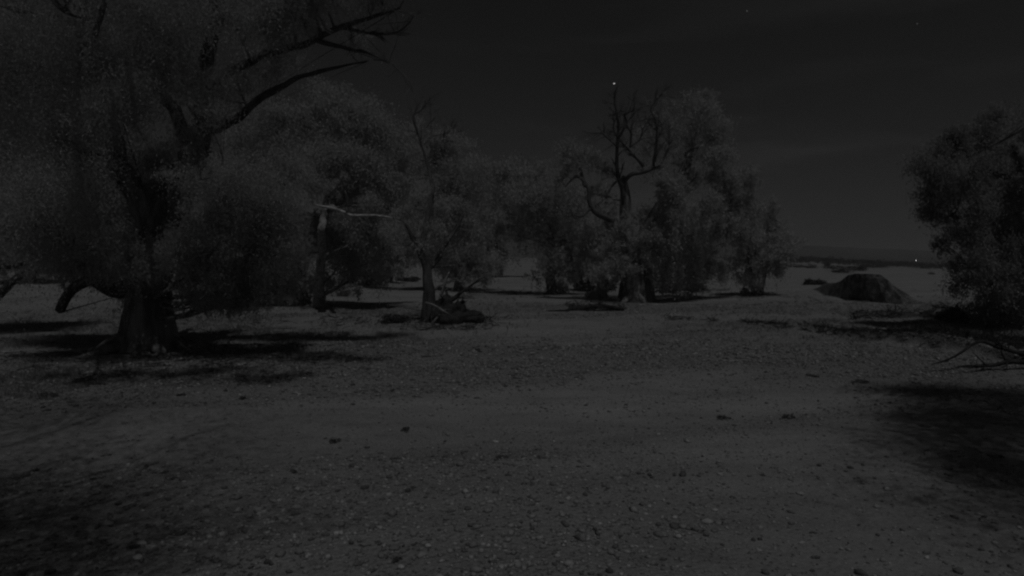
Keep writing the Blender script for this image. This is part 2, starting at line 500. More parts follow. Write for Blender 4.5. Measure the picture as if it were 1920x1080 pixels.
TRI = [0]
def tree(name, label, cat, base, dist, stems, clumps, leaf=0.0038, cover=1.0, group='gum trees along the creek bed', bark=None, leafmat=None,
         twigs=(), seed=1, droop=1.3):
    """stems: (part, material, [(px, py, depth offset)], [radius in photo px]); clumps: (px, py, rx, ry, depth offset[, density])"""
    rs = np.random.default_rng(seed)
    bark = bark or M_bark
    leafmat = leafmat or M_leaf
    root = empty(name, base.tolist(), label, cat, group)
    b0 = base
    samples = []
    for i, (part, mat, pts, rpx) in enumerate(stems):
        W = np.array([at(p[0], p[1], dist + p[2]) for p in pts])
        R = np.array([q * (dist + p[2]) / FPX for q, p in zip(rpx, pts)])
        if part in ('trunk', 'stem') and i == 0:
            W[0] = [W[0][0], W[0][1], gh(W[0][0], W[0][1]) - 0.25]
        P, RR = spline(W, R, max(0.18, R.mean() * 0.9))
        P = wander(P, min(0.5, R.mean() * 1.2 + 0.05), seed * 7 + i, 0.5)
        g = Geo()
        sides = 20 if R.max() > 0.5 else 12 if R.max() > 0.2 else 8
        g.tube(P, RR, sides, 0, rough=0.20 if R.max() > 0.3 else 0.12, seed=seed * 3 + i)
        if part == 'bare_limb' or (part == 'dead_branch' and mat is not M_pale_wood):
            for q in range(int(8 + len(P) * 0.22)):
                k = rs.integers(len(P) // 4, len(P))
                t = P[min(k + 1, len(P) - 1)] - P[max(k - 1, 0)]; t /= np.linalg.norm(t) + 1e-9
                dd = t + rs.normal(0, 0.55, 3)
                twig(g, P[k], dd, rs.uniform(0.5, 1.0) * dist * 0.028, max(RR[k] * 0.45, dist * 0.0005), 2, rs)
        g.build(part, [mat], root, b0)
        samples.append(np.hstack([P, RR[:, None]]))
    S = np.vstack(samples)
    T0 = samples[0]
    r0 = T0[0, 3]
    if r0 > 0.5:
        for q in range(6):
            an = q * 2 * math.pi / 6 + rs.uniform(-.35, .35)
            u = np.array([math.cos(an), math.sin(an), 0])
            Lr = r0 * rs.uniform(.7, 1.5)
            top = T0[0, :3] + u * r0 * 0.55; top[2] = gh(T0[0, 0], T0[0, 1]) + r0 * rs.uniform(.35, .6)
            mid = T0[0, :3] + u * (r0 + Lr * .25); mid[2] = gh(mid[0], mid[1]) + r0 * .06
            end = T0[0, :3] + u * (r0 + Lr * .7) + rs.normal(0, .15, 3); end[2] = gh(end[0], end[1]) - 0.06
            P, RR = spline([top, mid, end], [r0 * .26, r0 * .16, r0 * .05], 0.25)
            P = wander(P, 0.12, seed * 5 + q, 1.0)
            gr = Geo(); gr.tube(P, RR, 9, 0, rough=0.18, seed=q); gr.build('root', [stems[0][1]], root, b0)
    g = Geo()
    Lf = leaf * dist
    for c in clumps:
        px, py, rx, ry, dd = c[:5]
        dens = (c[5] if len(c) > 5 else 1.0) * cover
        D = dist + dd
        C = at(px, py, D)
        r = np.array([rx, (rx * 0.6 + ry * 0.4) * 0.85, ry * 1.12]) * D / FPX
        area = math.pi * rx * ry * (1024 / 1920) ** 2
        nleaf = int(area * 3.4 * dens * (0.0040 / leaf) ** 1.3)
        nsub = max(12, int(14 + rx * ry / 90.0))
        cs = clump_points(C, r, nsub, rs)
        sr = r.min() * (0.20 + 0.48 * rs.random((nsub, 1)) ** 1.8) * np.array([1.35, 1.2, 0.95])
        hang = rs.random(nsub) < 0.28
        sr[hang] *= np.array([0.55, 0.55, 1.9]); cs[hang, 2] -= 0.35 * r[2]
        w = sr[:, 0] * sr[:, 2]; w /= w.sum()
        leaves_into(g, cs, sr, np.maximum(1, (nleaf * w)).astype(int), Lf, rs, 0, droop=droop)
        # branches that carry the clump
        d = np.linalg.norm(S[:, :3] - (C - np.array([0, 0, r[2] * 0.8])), axis=1) + 6 * np.maximum(0, S[:, 2] - C[2])
        j = int(np.argmin(d))
        A = S[j, :3]; ra = min(S[j, 3] * 0.55, 0.05 + 0.016 * np.linalg.norm(C - A))
        mid = (A + C) / 2 + np.array([0, 0, -0.05 * np.linalg.norm(C - A)]) + rs.normal(0, 0.08 * np.linalg.norm(C - A), 3)
        P, RR = spline([A, mid, C], [ra, ra * 0.6, ra * 0.3], 0.5)
        g.tube(P, RR, 6, 1)
        for q in cs[:: max(1, nsub // 9)]:
            k = rs.integers(len(P) // 3, len(P))
            P2, R2 = spline([P[k], (P[k] + q) / 2 + rs.normal(0, 0.15, 3), q], [RR[k] * 0.6, RR[k] * 0.4, 0.012], 0.6)
            g.tube(P2, R2, 4, 1)
    if twigs:
        for (px, py, dd, dx, dz, ln) in twigs:
            twig(g, at(px, py, dist + dd), (dx, rs.normal(0, 0.2), dz), ln, dist * 0.0008, 2, rs, 1)
    if clumps:
        crown = g.build('crown', [leafmat, bark], root, b0, smooth=False)
        TRI[0] += len(crown.data.polygons) * 2
    return root

# ---- the big gum on the left
B = ground(280, 655)
D1 = B[1]
tree('river_red_gum', 'huge dark old gum with flared trunk and wide shadow on the left', 'tree', B, D1, [
    ('trunk', M_bark, [(278, 668, 0), (278, 640, 0), (280, 590, 0), (284, 520, 0.3), (296, 440, 0.6), (325, 360, 1.0), (362, 290, 1.2), (382, 240, 1.3)], [62, 52, 43, 37, 34, 29, 23, 17]),
    ('limb', M_dark_bark, [(272, 540, 0), (232, 545, -0.3), (205, 548, -0.6), (175, 535, -0.8), (150, 545, -1.0), (112, 584, -1.2)], [26, 17, 12, 10, 9, 8]),
    ('limb', M_bark, [(300, 450, 0.5), (250, 360, 0.2), (215, 270, -0.6), (190, 160, -1.5), (160, 20, -2.2)], [26, 20, 17, 13, 8]),
    ('limb', M_dark_bark, [(378, 250, 1.2), (440, 225, 0.6), (500, 180, 0.0), (560, 148, -0.4), (620, 128, -0.8), (690, 114, -1.2)], [11, 8, 6.5, 4.2, 3.2, 1.2]),
    ('limb', M_dark_bark, [(380, 240, 1.2), (395, 180, 0.8), (450, 120, 0.2), (520, 88, 0), (600, 70, -0.3), (670, 40, -0.5), (750, 14, -0.8)], [14, 10.5, 8, 7, 5.5, 4.3, 2]),
    ('limb', M_dark_bark, [(590, 74, -0.3), (640, 88, -0.7), (690, 98, -1.2), (730, 118, -1.8)], [5, 4, 3, 1.3]),
    ('limb', M_bark, [(384, 235, 1.3), (378, 150, 1.6), (400, 60, 2.0), (420, -60, 2.2)], [16, 14, 11, 8]),
    ('limb', M_bark, [(355, 300, 1.0), (335, 220, 2.4), (300, 130, 3.0), (300, 0, 3.4)], [15, 12, 9, 6]),
    ('dead_branch', M_dark_bark, [(382, 250, 1.2), (372, 300, 0.0), (350, 325, -0.6)], [7, 4, 2]),
    ('bare_limb', M_dark_bark, [(640, 52, -0.4), (690, 62, -0.2), (740, 60, 0.2), (770, 40, 0.4)], [3.5, 2.6, 2, 1]),
], [
    (240, 205, 78, 52, -3.5), (95, 255, 110, 70, -2.5), (60, 370, 110, 66, -4), (150, 90, 130, 75, -3, 0.8), (40, 120, 100, 80, -1, 0.8),
    (300, 60, 110, 65, -2, 0.7), (440, 40, 90, 50, -1, 0.8), (330, 130, 70, 40, -3, 0.7), (560, 20, 70, 30, -1, 0.6), (560, -90, 110, 60, -2, .7), (690, -110, 110, 50, -2, .75), (790, -100, 70, 40, -1, .6), (200, -110, 170, 60, -10, .26), (420, -110, 150, 60, -10, .26), (600, -120, 130, 55, -9, .24), (30, -120, 170, 60, -10, .26), (30, -230, 150, 60, -13.5, .3), (230, -230, 150, 60, -13.5, .3), (430, -235, 130, 55, -13.5, .26), (620, -200, 110, 50, -10, .26), (385, 205, 44, 36, -3, .4), (350, 270, 40, 30, -2, .5), (665, 70, 26, 22, 1, 0.5), (690, 8, 40, 18, -1, 0.4),
    (200, 330, 100, 60, 1.5), (150, 430, 110, 55, 1.5, 0.9), (300, 420, 80, 62, 2.5), (250, 490, 100, 45, -2), (415, 330, 80, 48, -3.5, 0.9), (100, 480, 70, 30, 0, 0.8),
    (460, 390, 82, 58, -4), (400, 470, 74, 55, -4.5), (480, 470, 70, 52, -3), (385, 535, 58, 36, -3.5, 0.9), (465, 535, 64, 34, -2.5, 0.9), (540, 470, 50, 60, -2, .8), (510, 545, 56, 26, -2, .8), (520, 440, 50, 45, -1.5, 0.8),
    (510, 110, 60, 30, 1, 0.6), (440, 150, 60, 34, 0, 0.7), (520, 330, 60, 40, -1, 0.8), (200, -30, 160, 60, 0, 0.7), (400, -60, 160, 60, 0, 0.7), (600, -40, 90, 30, 0, 0.5),
    (60, -60, 150, 60, -5, 0.24), (250, -90, 150, 60, -6, 0.24), (430, -110, 130, 60, -5, 0.24), (120, -150, 170, 60, -2, 0.24), (330, -170, 170, 60, -3, 0.24), (520, -130, 110, 50, -2, .14), (-120, -60, 140, 90, -3, 0.24),
    (300, 330, 60, 50, 2.5), (250, 570, 40, 30, 1, 0.5), (170, 500, 60, 26, 0, 0.8), (370, 500, 56, 44, -3), (290, 500, 50, 40, 2.5, .8), (430, 560, 56, 20, -3, .8),
], leaf=0.0034, twigs=[(700, 112, -1.2, 1, 0.1, 1.2), (735, 120, -1.8, 0.9, -0.5, 1.6), (740, 20, -.8, 1, -.2, 1.8), (650, 90, -0.7, 0.6, -1, 1.0), (715, 60, 0, 1, -0.4, 1.4)], seed=11, droop=1.5)

# ---- gum whose limbs come in at the left edge
B = np.array([*at(-190, 640, 40)[:2], 0]); B[2] = gh(B[0], B[1])
tree('river_red_gum', 'gum at the left edge with a bare low limb drooping to the ground', 'tree', B, 40, [
    ('trunk', M_bark, [(-190, 640, 0), (-190, 560, 0), (-180, 430, 0), (-170, 300, 0)], [46, 36, 32, 24]),
    ('limb', M_dark_bark, [(-182, 440, 0), (-60, 420, 0.5), (40, 455, 0.8), (92, 488, 0.6), (50, 512, 0.2), (14, 535, 0), (-20, 575, 0)], [16, 12, 9, 8, 8, 7, 6]),
    ('limb', M_dark_bark, [(80, 490, 0.6), (40, 496, 0.4), (-20, 508, 0.1)], [5, 4, 3]),
], [(-60, 330, 120, 90, 0), (-120, 180, 130, 90, 0), (20, 440, 70, 36, 2, 0.8), (-40, 60, 110, 70, 0)], seed=12, cover=0.9)

# ---- pale trunk with the bleached dead branch
B = ground(602, 576)
D2 = B[1]
tree('river_red_gum', 'broad gum with a thin pale trunk and a bleached dead branch across its front', 'tree', B, D2, [
    ('trunk', M_grey_wood, [(598, 580, 0), (600, 540, -1.5), (603, 480, -4.5), (606, 425, -6.5), (611, 398, -4), (622, 320, 1), (640, 250, 1.5)], [13, 9, 7, 6.5, 5.5, 4.5, 3]),
    ('trunk', M_dark_bark, [(572, 578, 1), (566, 540, 1.2), (560, 470, 2), (540, 380, 3), (520, 300, 3)], [12, 9, 8, 7, 5]),
    ('dead_branch', M_pale_wood, [(592, 384, -8.4), (622, 390, -8.6), (648, 398, -8.8), (662, 404, -8.8), (700, 404, -9.0), (758, 411, -9.2)], [1.6, 3.2, 2.8, 3.0, 2.2, 1.2]),
    ('dead_branch', M_pale_wood, [(650, 399, -8.8), (651, 380, -9.2), (647, 358, -9.6)], [1.8, 1.5, 0.9]),
    ('limb', M_grey_wood, [(608, 410, 0), (618, 392, -4), (628, 391, -8.5)], [6, 5, 4]),
    ('limb', M_bark, [(610, 400, 0), (680, 350, 0), (740, 310, 0.5)], [6, 5, 3]),
], [
    (625, 182, 62, 36, 0), (585, 205, 45, 34, -1.5), (520, 235, 70, 46, 1), (650, 240, 72, 42, -2), (720, 258, 62, 36, 0), (580, 290, 80, 46, -3),
    (690, 310, 78, 40, -2.5), (770, 290, 52, 34, 1, 0.8), (500, 300, 60, 46, 2), (610, 350, 70, 30, -3, 0.8), (700, 365, 60, 26, -3), (560, 400, 46, 40, -1),
    (690, 440, 56, 32, -2, 0.8), (560, 460, 60, 44, 0), (640, 470, 66, 40, 1), (700, 490, 50, 36, 2), (610, 525, 56, 28, 2, 0.7), (740, 350, 50, 30, 2), (500, 500, 50, 40, 2), (545, 540, 40, 24, 0, .7)
], seed=13)

# ---- dark upright trunk with flood debris heaped against it
B = ground(806, 604)
D3 = B[1]
tree('river_red_gum', 'slim dark gum with flood debris heaped against its trunk', 'tree', B, D3, [
    ('trunk', M_dark_bark, [(806, 608, 0), (806, 580, 0), (806, 530, 0), (800, 485, 0.2), (792, 470, 0.4), (800, 420, 0.8), (812, 360, 1)], [16, 12.5, 9, 7.5, 6.5, 5, 3]),
    ('limb', M_dark_bark, [(804, 505, 0), (822, 485, 0.5), (846, 440, 1), (870, 400, 1.5)], [5, 4, 3, 2]),
    ('limb', M_dark_bark, [(795, 475, 0.3), (775, 450, 0), (760, 420, 0)], [6, 4, 2.5]),
    ('bare_limb', M_dark_bark, [(812, 360, 4), (800, 300, 6), (775, 225, 6), (792, 205, 6), (806, 185, 6)], [2.6, 2, 1.6, 1.1, .7]),
], [
    (800, 455, 60, 26, 1, 0.8), (860, 420, 56, 30, 2, 0.8), (870, 480, 66, 30, 2, 0.8), (770, 420, 46, 28, 2, .8), (830, 385, 50, 26, 2, .8), (920, 500, 36, 18, 2, .6), (880, 515, 40, 16, 1, .6)
], seed=14, cover=0.85, twigs=[(775, 225, 6, -.4, 1, 1.0), (790, 205, 6, 1, .6, 1.4), (800, 215, 6, 1, .4, 1.6), (785, 215, 6, .3, 1, 1.5)])

# ---- crown behind the slim gum
B = ground(862, 546)
D3b = B[1]
tree('river_red_gum', 'wide gum behind the slim dark trunk, its dead twigs sticking out of the top', 'tree', B, D3b, [
    ('trunk', M_dark_bark, [(862, 548, 0), (862, 510, 0), (850, 440, 0), (835, 370, 0), (815, 300, 0)], [12, 9, 8, 7, 4]),
    ('bare_limb', M_dark_bark, [(830, 350, 0), (826, 290, -1), (834, 252, -1.5), (852, 242, -1.5)], [4, 3, 2, .9]),
    ('limb', M_dark_bark, [(840, 395, 0), (880, 360, 0), (900, 330, 0)], [5, 4, 2]),
], [
    (800, 265, 56, 30, 0), (850, 290, 42, 30, -1, .7), (770, 320, 60, 34, 1), (840, 340, 52, 34, -2), (790, 385, 60, 34, -1), (880, 385, 54, 36, -1), (830, 440, 64, 34, 1), (900, 440, 54, 32, 0), (780, 460, 46, 30, 2), (880, 490, 60, 26, 3, .8)
], seed=15, twigs=[(850, 240, -1.5, 1, .6, 1.6), (800, 240, 0, .6, 1, 2.2), (820, 235, 0, 1, .5, 2.0), (790, 235, 0, -.4, 1, 2.0)])

# ---- rounded crowns in the middle distance
B = ground(1036, 552)
D4 = B[1]
tree('river_red_gum', 'pale round-crowned gum in the middle distance, left of the tall half-dead gum', 'tree', B, D4, [
    ('trunk', M_dark_bark, [(1036, 556, 0), (1034, 520, 0), (1036, 480, 0), (1030, 420, 0), (1020, 360, 0)], [11, 9, 8, 6, 4]),
    ('limb', M_dark_bark, [(1034, 480, 0), (1060, 440, 0), (1080, 400, 0)], [5, 4, 2]),
], [
    (1000, 335, 62, 30, 0), (940, 350, 56, 32, 2), (1060, 370, 56, 36, 0), (985, 395, 66, 36, -2), (1060, 430, 60, 36, -1), (1030, 475, 44, 32, -1), (1085, 470, 46, 34, 1), (960, 440, 46, 26, 2, .8), (1040, 515, 30, 20, 0, .6)
], seed=16)
B = ground(935, 520)
tree('river_red_gum', 'low pale gum farthest back in the gap behind the slim dark trunk', 'tree', B, B[1], [
    ('trunk', M_dark_bark, [(935, 521, 0), (934, 480, 0), (930, 420, 0), (920, 360, 0)], [7, 6, 5, 3]),
], [(905, 320, 54, 28, 0), (965, 330, 44, 24, 0), (890, 370, 60, 36, 0), (950, 395, 56, 36, 0), (900, 430, 60, 30, 0), (930, 470, 44, 18, 0, .8)], seed=17, leaf=0.0055)

# ---- the tall half-dead gum
B = ground(1188, 566)
D5 = B[1]
tree('river_red_gum', 'tallest gum with bare dead branches on top and a split hollow trunk, right of centre', 'tree', B, D5, [
    ('trunk', M_bark, [(1188, 570, 0), (1190, 548, 0), (1188, 510, 0), (1180, 460, 0), (1175, 410, 0), (1172, 360, 0), (1170, 330, 0)], [27, 19, 16, 15, 12, 8, 4.5]),
    ('trunk', M_dark_bark, [(1168, 571, -0.5), (1170, 545, -0.4), (1178, 510, 0)], [9, 9, 8]),
    ('trunk', M_dark_bark, [(1220, 571, -0.2), (1214, 545, -0.2), (1204, 505, 0)], [10, 9, 8]),
    ('trunk', M_dark_bark, [(1186, 480, 0), (1215, 420, 0.5), (1250, 370, 1), (1275, 340, 1), (1290, 300, 1), (1300, 270, 1)], [12, 9, 8, 7, 5, 3.5]),
    ('bare_limb', M_dark_bark, [(1174, 400, 0), (1166, 345, -0.5), (1160, 325, -0.5), (1158, 270, -0.5), (1159, 230, -0.5), (1152, 190, -0.5), (1154, 168, -0.5)], [5.5, 4.8, 3.6, 3, 2.4, 1.6, 0.7]),
    ('bare_limb', M_dark_bark, [(1160, 258, -0.5), (1170, 240, -1), (1176, 228, -1), (1172, 214, -1.2), (1188, 204, -1.2), (1190, 180, -1)], [2.6, 2.4, 2.2, 1.8, 1.3, .7]),
    ('bare_limb', M_dark_bark, [(1170, 340, -0.5), (1184, 328, -1), (1200, 325, -1.2), (1222, 316, -1.2), (1225, 296, -1.2), (1232, 255, -1.4), (1230, 230, -1.4), (1222, 204, -1.4), (1236, 180, -1.4)], [4, 3.6, 3.3, 3, 2.8, 2.5, 2, 1.4, .7]),
    ('bare_limb', M_dark_bark, [(1206, 312, -1.2), (1190, 292, -1.6), (1172, 272, -1.8), (1160, 262, -1.8)], [3, 2.6, 2, 1]),
    ('bare_limb', M_dark_bark, [(1182, 276, -1.6), (1184, 250, -1.8), (1176, 236, -1.8), (1182, 220, -1.8), (1198, 204, -1.8)], [2.2, 2, 1.6, 1.1, .6]),
    ('bare_limb', M_dark_bark, [(1184, 274, -1.7), (1198, 262, -1.8), (1206, 240, -1.9), (1216, 226, -1.9), (1226, 222, -1.9)], [1.6, 1.4, 1.2, 1, .6]),
    ('bare_limb', M_dark_bark, [(1160, 278, -.5), (1142, 262, -.7), (1128, 250, -.9), (1116, 252, -1)], [1.6, 1.3, 1, .6]),
    ('bare_limb', M_dark_bark, [(1160, 262, -.5), (1151, 245, -.7), (1153, 226, -.8), (1164, 218, -.8)], [1.6, 1.3, 1.1, .6]),
    ('bare_limb', M_dark_bark, [(1222, 316, -1.2), (1240, 308, -1), (1252, 284, -.8), (1256, 262, -.8)], [2.2, 1.8, 1.4, .7]),
    ('bare_limb', M_dark_bark, [(1231, 262, -1.4), (1241, 246, -1.3), (1239, 232, -1.2)], [1.6, 1.3, .7]),
    ('limb', M_dark_bark, [(1172, 420, 0), (1140, 410, -1), (1118, 400, -1.2), (1106, 380, -1.2), (1098, 350, -1), (1080, 332, -1), (1060, 350, -1)], [7, 5.5, 4.5, 3.8, 3, 2.4, 1.2]),
    ('limb', M_dark_bark, [(1098, 350, -1), (1088, 325, -0.6), (1085, 300, -.5), (1074, 282, -.4)], [4, 3, 2, 1]),
    ('limb', M_dark_bark, [(1110, 388, -1.2), (1090, 404, -1.6), (1076, 402, -1.8)], [3, 2, 1]),
    ('limb', M_dark_bark, [(1282, 330, 1), (1292, 300, 0.5), (1290, 285, 0.4), (1310, 275, .2)], [5, 4, 3, 1.6]),
    ('limb', M_dark_bark, [(1296, 340, 0.5), (1312, 318, .2)], [3, 2]),
    ('limb', M_bark, [(1195, 470, 0), (1250, 440, 0), (1310, 405, 0), (1370, 385, 0)], [9, 7, 5, 2.5]),
], [
    (1318, 175, 34, 18, 1, .5), (1305, 215, 50, 26, 1, .42), (1344, 250, 36, 24, 1, .7), (1285, 255, 54, 30, 2, .38), (1260, 290, 50, 24, 1, .35), (1336, 292, 46, 20, 0, .8), (1365, 335, 46, 24, 0, .8), (1300, 330, 50, 22, 2, .5), (1215, 250, 36, 40, 2, .14),
    (1250, 345, 46, 24, -2.5), (1300, 390, 56, 28, -3), (1376, 385, 36, 24, 0), (1235, 400, 34, 24, 2), (1345, 432, 46, 26, 0), (1275, 440, 54, 28, -2), (1225, 460, 34, 28, 2.5, .9), (1135, 365, 30, 18, 2.5, .5), (1125, 440, 40, 30, 2), (1165, 430, 26, 22, 3, .6),
    (1078, 285, 34, 20, -.5, .55), (1100, 300, 26, 18, 1, .6), (1058, 318, 28, 18, 1, .6), (1132, 318, 24, 14, 1, .4),
    (1250, 505, 52, 30, 0), (1300, 480, 50, 34, 0.5), (1145, 490, 36, 26, 1.5, .8), (1205, 520, 26, 18, 2, .6), (1155, 500, 34, 26, -2, .6), (1215, 455, 30, 26, -2, .5), (1165, 420, 26, 20, -1.5, .35), (1160, 455, 26, 22, -1.8, .4), (1240, 525, 34, 18, -1, .6), (1290, 515, 36, 24, 1, .8), (1120, 480, 34, 30, 0, .8), (1225, 270, 30, 24, 2, .3),
], seed=18, cover=1.2, twigs=[(1160, 250, -.5, -1, .4, 1.6), (1158, 255, -.5, -1, .15, 2.4), (1225, 296, -1.2, 1, .5, 1.8), (1188, 178, -1, .5, 1, 1.4), (1230, 185, -1.4, 1, .8, 1.6), (1224, 204, -1.4, -.6, 1, 1.4), (1250, 280, -1, .6, 1, 1.6), (1214, 260, -1.2, .2, 1, 2.0)])

# ---- trees right of it
B = ground(1410, 553)
tree('river_red_gum', 'small bushy gum on two thin stems, right of the tall half-dead gum', 'tree', B, B[1], [
    ('trunk', M_dark_bark, [(1418, 556, 0), (1416, 525, 0), (1412, 490, 0), (1408, 440, 0)], [10, 7, 6, 3.5]),
    ('trunk', M_grey_wood, [(1428, 555, 0.4), (1432, 525, 0.4), (1440, 490, 0), (1446, 460, 0)], [4, 3.6, 3, 2]),
], [(1420, 408, 44, 24, 0), (1455, 430, 30, 26, 1), (1400, 440, 36, 28, -1), (1440, 465, 42, 30, -1), (1395, 480, 38, 28, 0), (1450, 500, 32, 22, 0, .8), (1415, 510, 36, 18, -1, .8), (1475, 480, 20, 20, 0, .6)], seed=19)
B = ground(1275, 545)
tree('river_red_gum', 'thin twin-stemmed gum half hidden behind the tall half-dead gum', 'tree', B, B[1], [
    ('trunk', M_grey_wood, [(1272, 546, 0), (1272, 500, 0), (1276, 440, 0)], [5, 4, 3]),
    ('trunk', M_grey_wood, [(1282, 546, .4), (1280, 520, .4), (1290, 460, 0)], [4, 3.6, 2]),
], [(1300, 450, 50, 32, 0), (1330, 490, 40, 26, 0), (1270, 500, 44, 28, 1, .8), (1345, 455, 40, 30, 1)], seed=20)

# ---- scrubby trees closing the view behind
def back_tree(label, px, py, top, half, seed, cover=1.0):
    rs = np.random.default_rng(seed)
    B = ground(px, py)
    h = py - top
    cl = []
    for k in range(7):
        cl.append((px + rs.uniform(-.7, .7) * half, top + h * rs.uniform(.12, .72), half * rs.uniform(.4, .6), h * rs.uniform(.16, .24), rs.uniform(-2, 2)))
    cl.append((px, top + h * .16, half * .5, h * .15, 0))
    tree('bushy_gum', label, 'tree', B, B[1], [
        ('trunk', M_dark_bark, [(px, py + 2, 0), (px + rs.uniform(-4, 4), py - h * .3, 0), (px + rs.uniform(-6, 6), top + h * .3, 0)], [max(4, half * .09), max(3, half * .07), 2])],
        cl, seed=seed, cover=cover, group='bushy gums closing the view behind')
back_tree('bushy gum low behind the trunk of the huge gum, nearest the left edge', 60, 530, 400, 90, 131)
back_tree('bushy gum close behind the right side of the huge gum', 400, 545, 380, 80, 132)
back_tree('bushy gum behind and left of the thin pale trunk', 500, 548, 400, 70, 133)
back_tree('bushy gum under the bleached dead branch', 665, 538, 410, 66, 134)
back_tree('bushy gum seen between broad gum and slim dark trunk', 730, 530, 430, 42, 135)
back_tree('bushy gum right of the gap, under the pale round-crowned gum', 1090, 545, 430, 48, 136)
back_tree('bushy gum far back behind the split trunk', 1215, 535, 420, 60, 137)
back_tree('bushy gum far behind the twin stems', 1330, 512, 445, 34, 138)
back_tree('bushy gum in the back left of the gap', 880, 528, 450, 44, 139)

# ---- big dark tree at the right edge
DR = 40.0
B = np.array([*at(1965, 650, DR)[:2], 0]); B[2] = gh(B[0], B[1])
tree('river_red_gum', 'tall dark gum cut off by the right edge of the view, its pale top lit', 'tree', B, DR, [
    ('trunk', M_bark, [(1965, 660, 0), (1962, 600, 0), (1955, 520, 0), (1940, 420, 0), (1925, 330, 0), (1905, 270, 0)], [44, 32, 28, 22, 16, 9]),
    ('limb', M_dark_bark, [(1950, 500, 0), (1880, 450, -0.5), (1820, 420, -0.8), (1780, 400, -1)], [14, 10, 7, 4]),
    ('limb', M_dark_bark, [(1930, 350, 0), (1860, 320, -0.5), (1800, 290, -1)], [9, 7, 4]),
    ('limb', M_dark_bark, [(1955, 540, 0), (1890, 540, -1), (1830, 530, -1)], [9, 6, 3]),
], [
    (1800, 258, 48, 24, -1), (1850, 262, 60, 28, -1), (1765, 295, 44, 30, -1), (1830, 310, 60, 34, -2.5), (1745, 330, 26, 24, 0, .8), (1790, 360, 56, 36, -1), (1860, 370, 60, 40, -2.5), (1765, 405, 34, 24, -.5), (1800, 430, 44, 26, 0),
    (1900, 300, 60, 40, 0), (1880, 450, 60, 40, -2), (1830, 480, 40, 32, 0, .7), (1900, 520, 60, 44, -1.5), (1850, 545, 50, 32, 0, .6), (1810, 580, 36, 20, 1, .4), (1890, 590, 60, 30, 0, .7), (1980, 420, 80, 90, 0), (1960, 240, 70, 50, 1), (1785, 500, 18, 26, 1, .3), (1950, 600, 60, 40, 0), (1760, 450, 18, 14, 0, .5),
    (2030, 150, 70, 60, -6, .5), (2010, 300, 60, 60, -4, .6), (1880, 400, 50, 40, 3), (1850, 500, 50, 40, -2.5, .7)
], seed=21, leafmat=M_leaf_dim)

# ---- trees outside the view whose crowns shade the corners of the gravel
def shade_tree(x, y, cl, label, seed):
    """cl: (x, y, z, radius, leaves) of the crown's parts"""
    base = np.array([x, y, gh(x, y)])
    rs = np.random.default_rng(seed)
    root = empty('river_red_gum', base.tolist(), label, 'tree', 'gum trees along the creek bed')
    top = np.array([x + 0.6, y + 0.3, base[2] + 17.5])
    g = Geo()
    P, R = spline([base - [0, 0, .3], base + [0.1, 0, 5], base + [0.4, .2, 12], top], [0.85, 0.6, 0.45, 0.3], 0.4)
    g.tube(P, R, 14, 0, rough=0.15, seed=seed); g.build('trunk', [M_bark], root, base)
    cg = Geo()
    for (cx, cy, cz, r, n) in cl:
        C = np.array([cx, cy, cz])
        P2, R2 = spline([P[int(len(P) * 0.7)], (top + C) / 2 + rs.normal(0, .8, 3) + [0, 0, .5], C + [0, 0, .4]], [0.08, 0.05, 0.02], 0.5)
        cg.tube(P2, R2, 6, 1)
        k = 40
        cs = C + rs.normal(0, 0.55, (k, 3)) * np.array([r, r, r * 0.4])
        leaves_into(cg, cs, np.tile(np.array([r * .55, r * .55, r * .3]), (k, 1)), np.full(k, int(n) // k), 0.13, rs, droop=0.3)
    cg.build('crown', [M_leaf, M_bark], root, base, smooth=False)

def crown_over(px, py, z, r, n):
    """a piece of crown z metres up whose moon shade falls where the pixel meets the ground"""
    q = flat(px, py)
    c = np.array([q[0], q[1], 0]) + moon_dir / moon_dir[2] * z
    return (c[0], c[1], z, r, n)

shade_tree(26, 6, [crown_over(1740, 738, 21, 1.7, 7000), crown_over(1800, 742, 22, 2.0, 8500), crown_over(1890, 745, 22, 2.4, 9000), crown_over(1980, 750, 23, 2.8, 9000), crown_over(1850, 775, 21.5, 2.2, 9000), crown_over(1780, 790, 21, 1.7, 5000),
    crown_over(1930, 800, 22, 2.4, 10000), crown_over(1840, 830, 21, 1.9, 8000), crown_over(1760, 850, 20.5, 1.5, 3600), crown_over(1900, 880, 21, 2.0, 8500), crown_over(1960, 920, 21, 2.0, 7000), crown_over(2050, 820, 23, 2.8, 9000), crown_over(1700, 800, 20.5, 1.4, 1500), crown_over(1860, 960, 20, 1.6, 2200)],
           'gum standing just outside the right of the view, shading the lower right gravel', 31)
shade_tree(-14, -5, [crown_over(-40, 1060, 20, 2.2, 4200), crown_over(20, 980, 20.5, 1.9, 2800), crown_over(-60, 900, 21, 2.4, 4000), crown_over(60, 1080, 20, 1.7, 2400), crown_over(-80, 800, 22, 3.0, 5000), crown_over(120, 1010, 20.5, 1.8, 1500), crown_over(60, 880, 21, 2.0, 1900),
    crown_over(220, 1070, 20, 1.8, 1300), crown_over(200, 940, 21, 2.2, 1700), crown_over(90, 800, 22, 2.6, 2400), crown_over(350, 1000, 21, 2.2, 1500), crown_over(300, 860, 22, 2.8, 2600), crown_over(-150, 1000, 21, 2.4, 6000), crown_over(-20, 730, 23, 3.2, 3300), crown_over(250, 770, 23, 3.4, 3000), crown_over(450, 900, 21, 2.6, 1400), crown_over(430, 800, 22, 3.2, 2000)],
           'gum standing beside the camera outside the left of the view, shading the lower left gravel', 32)

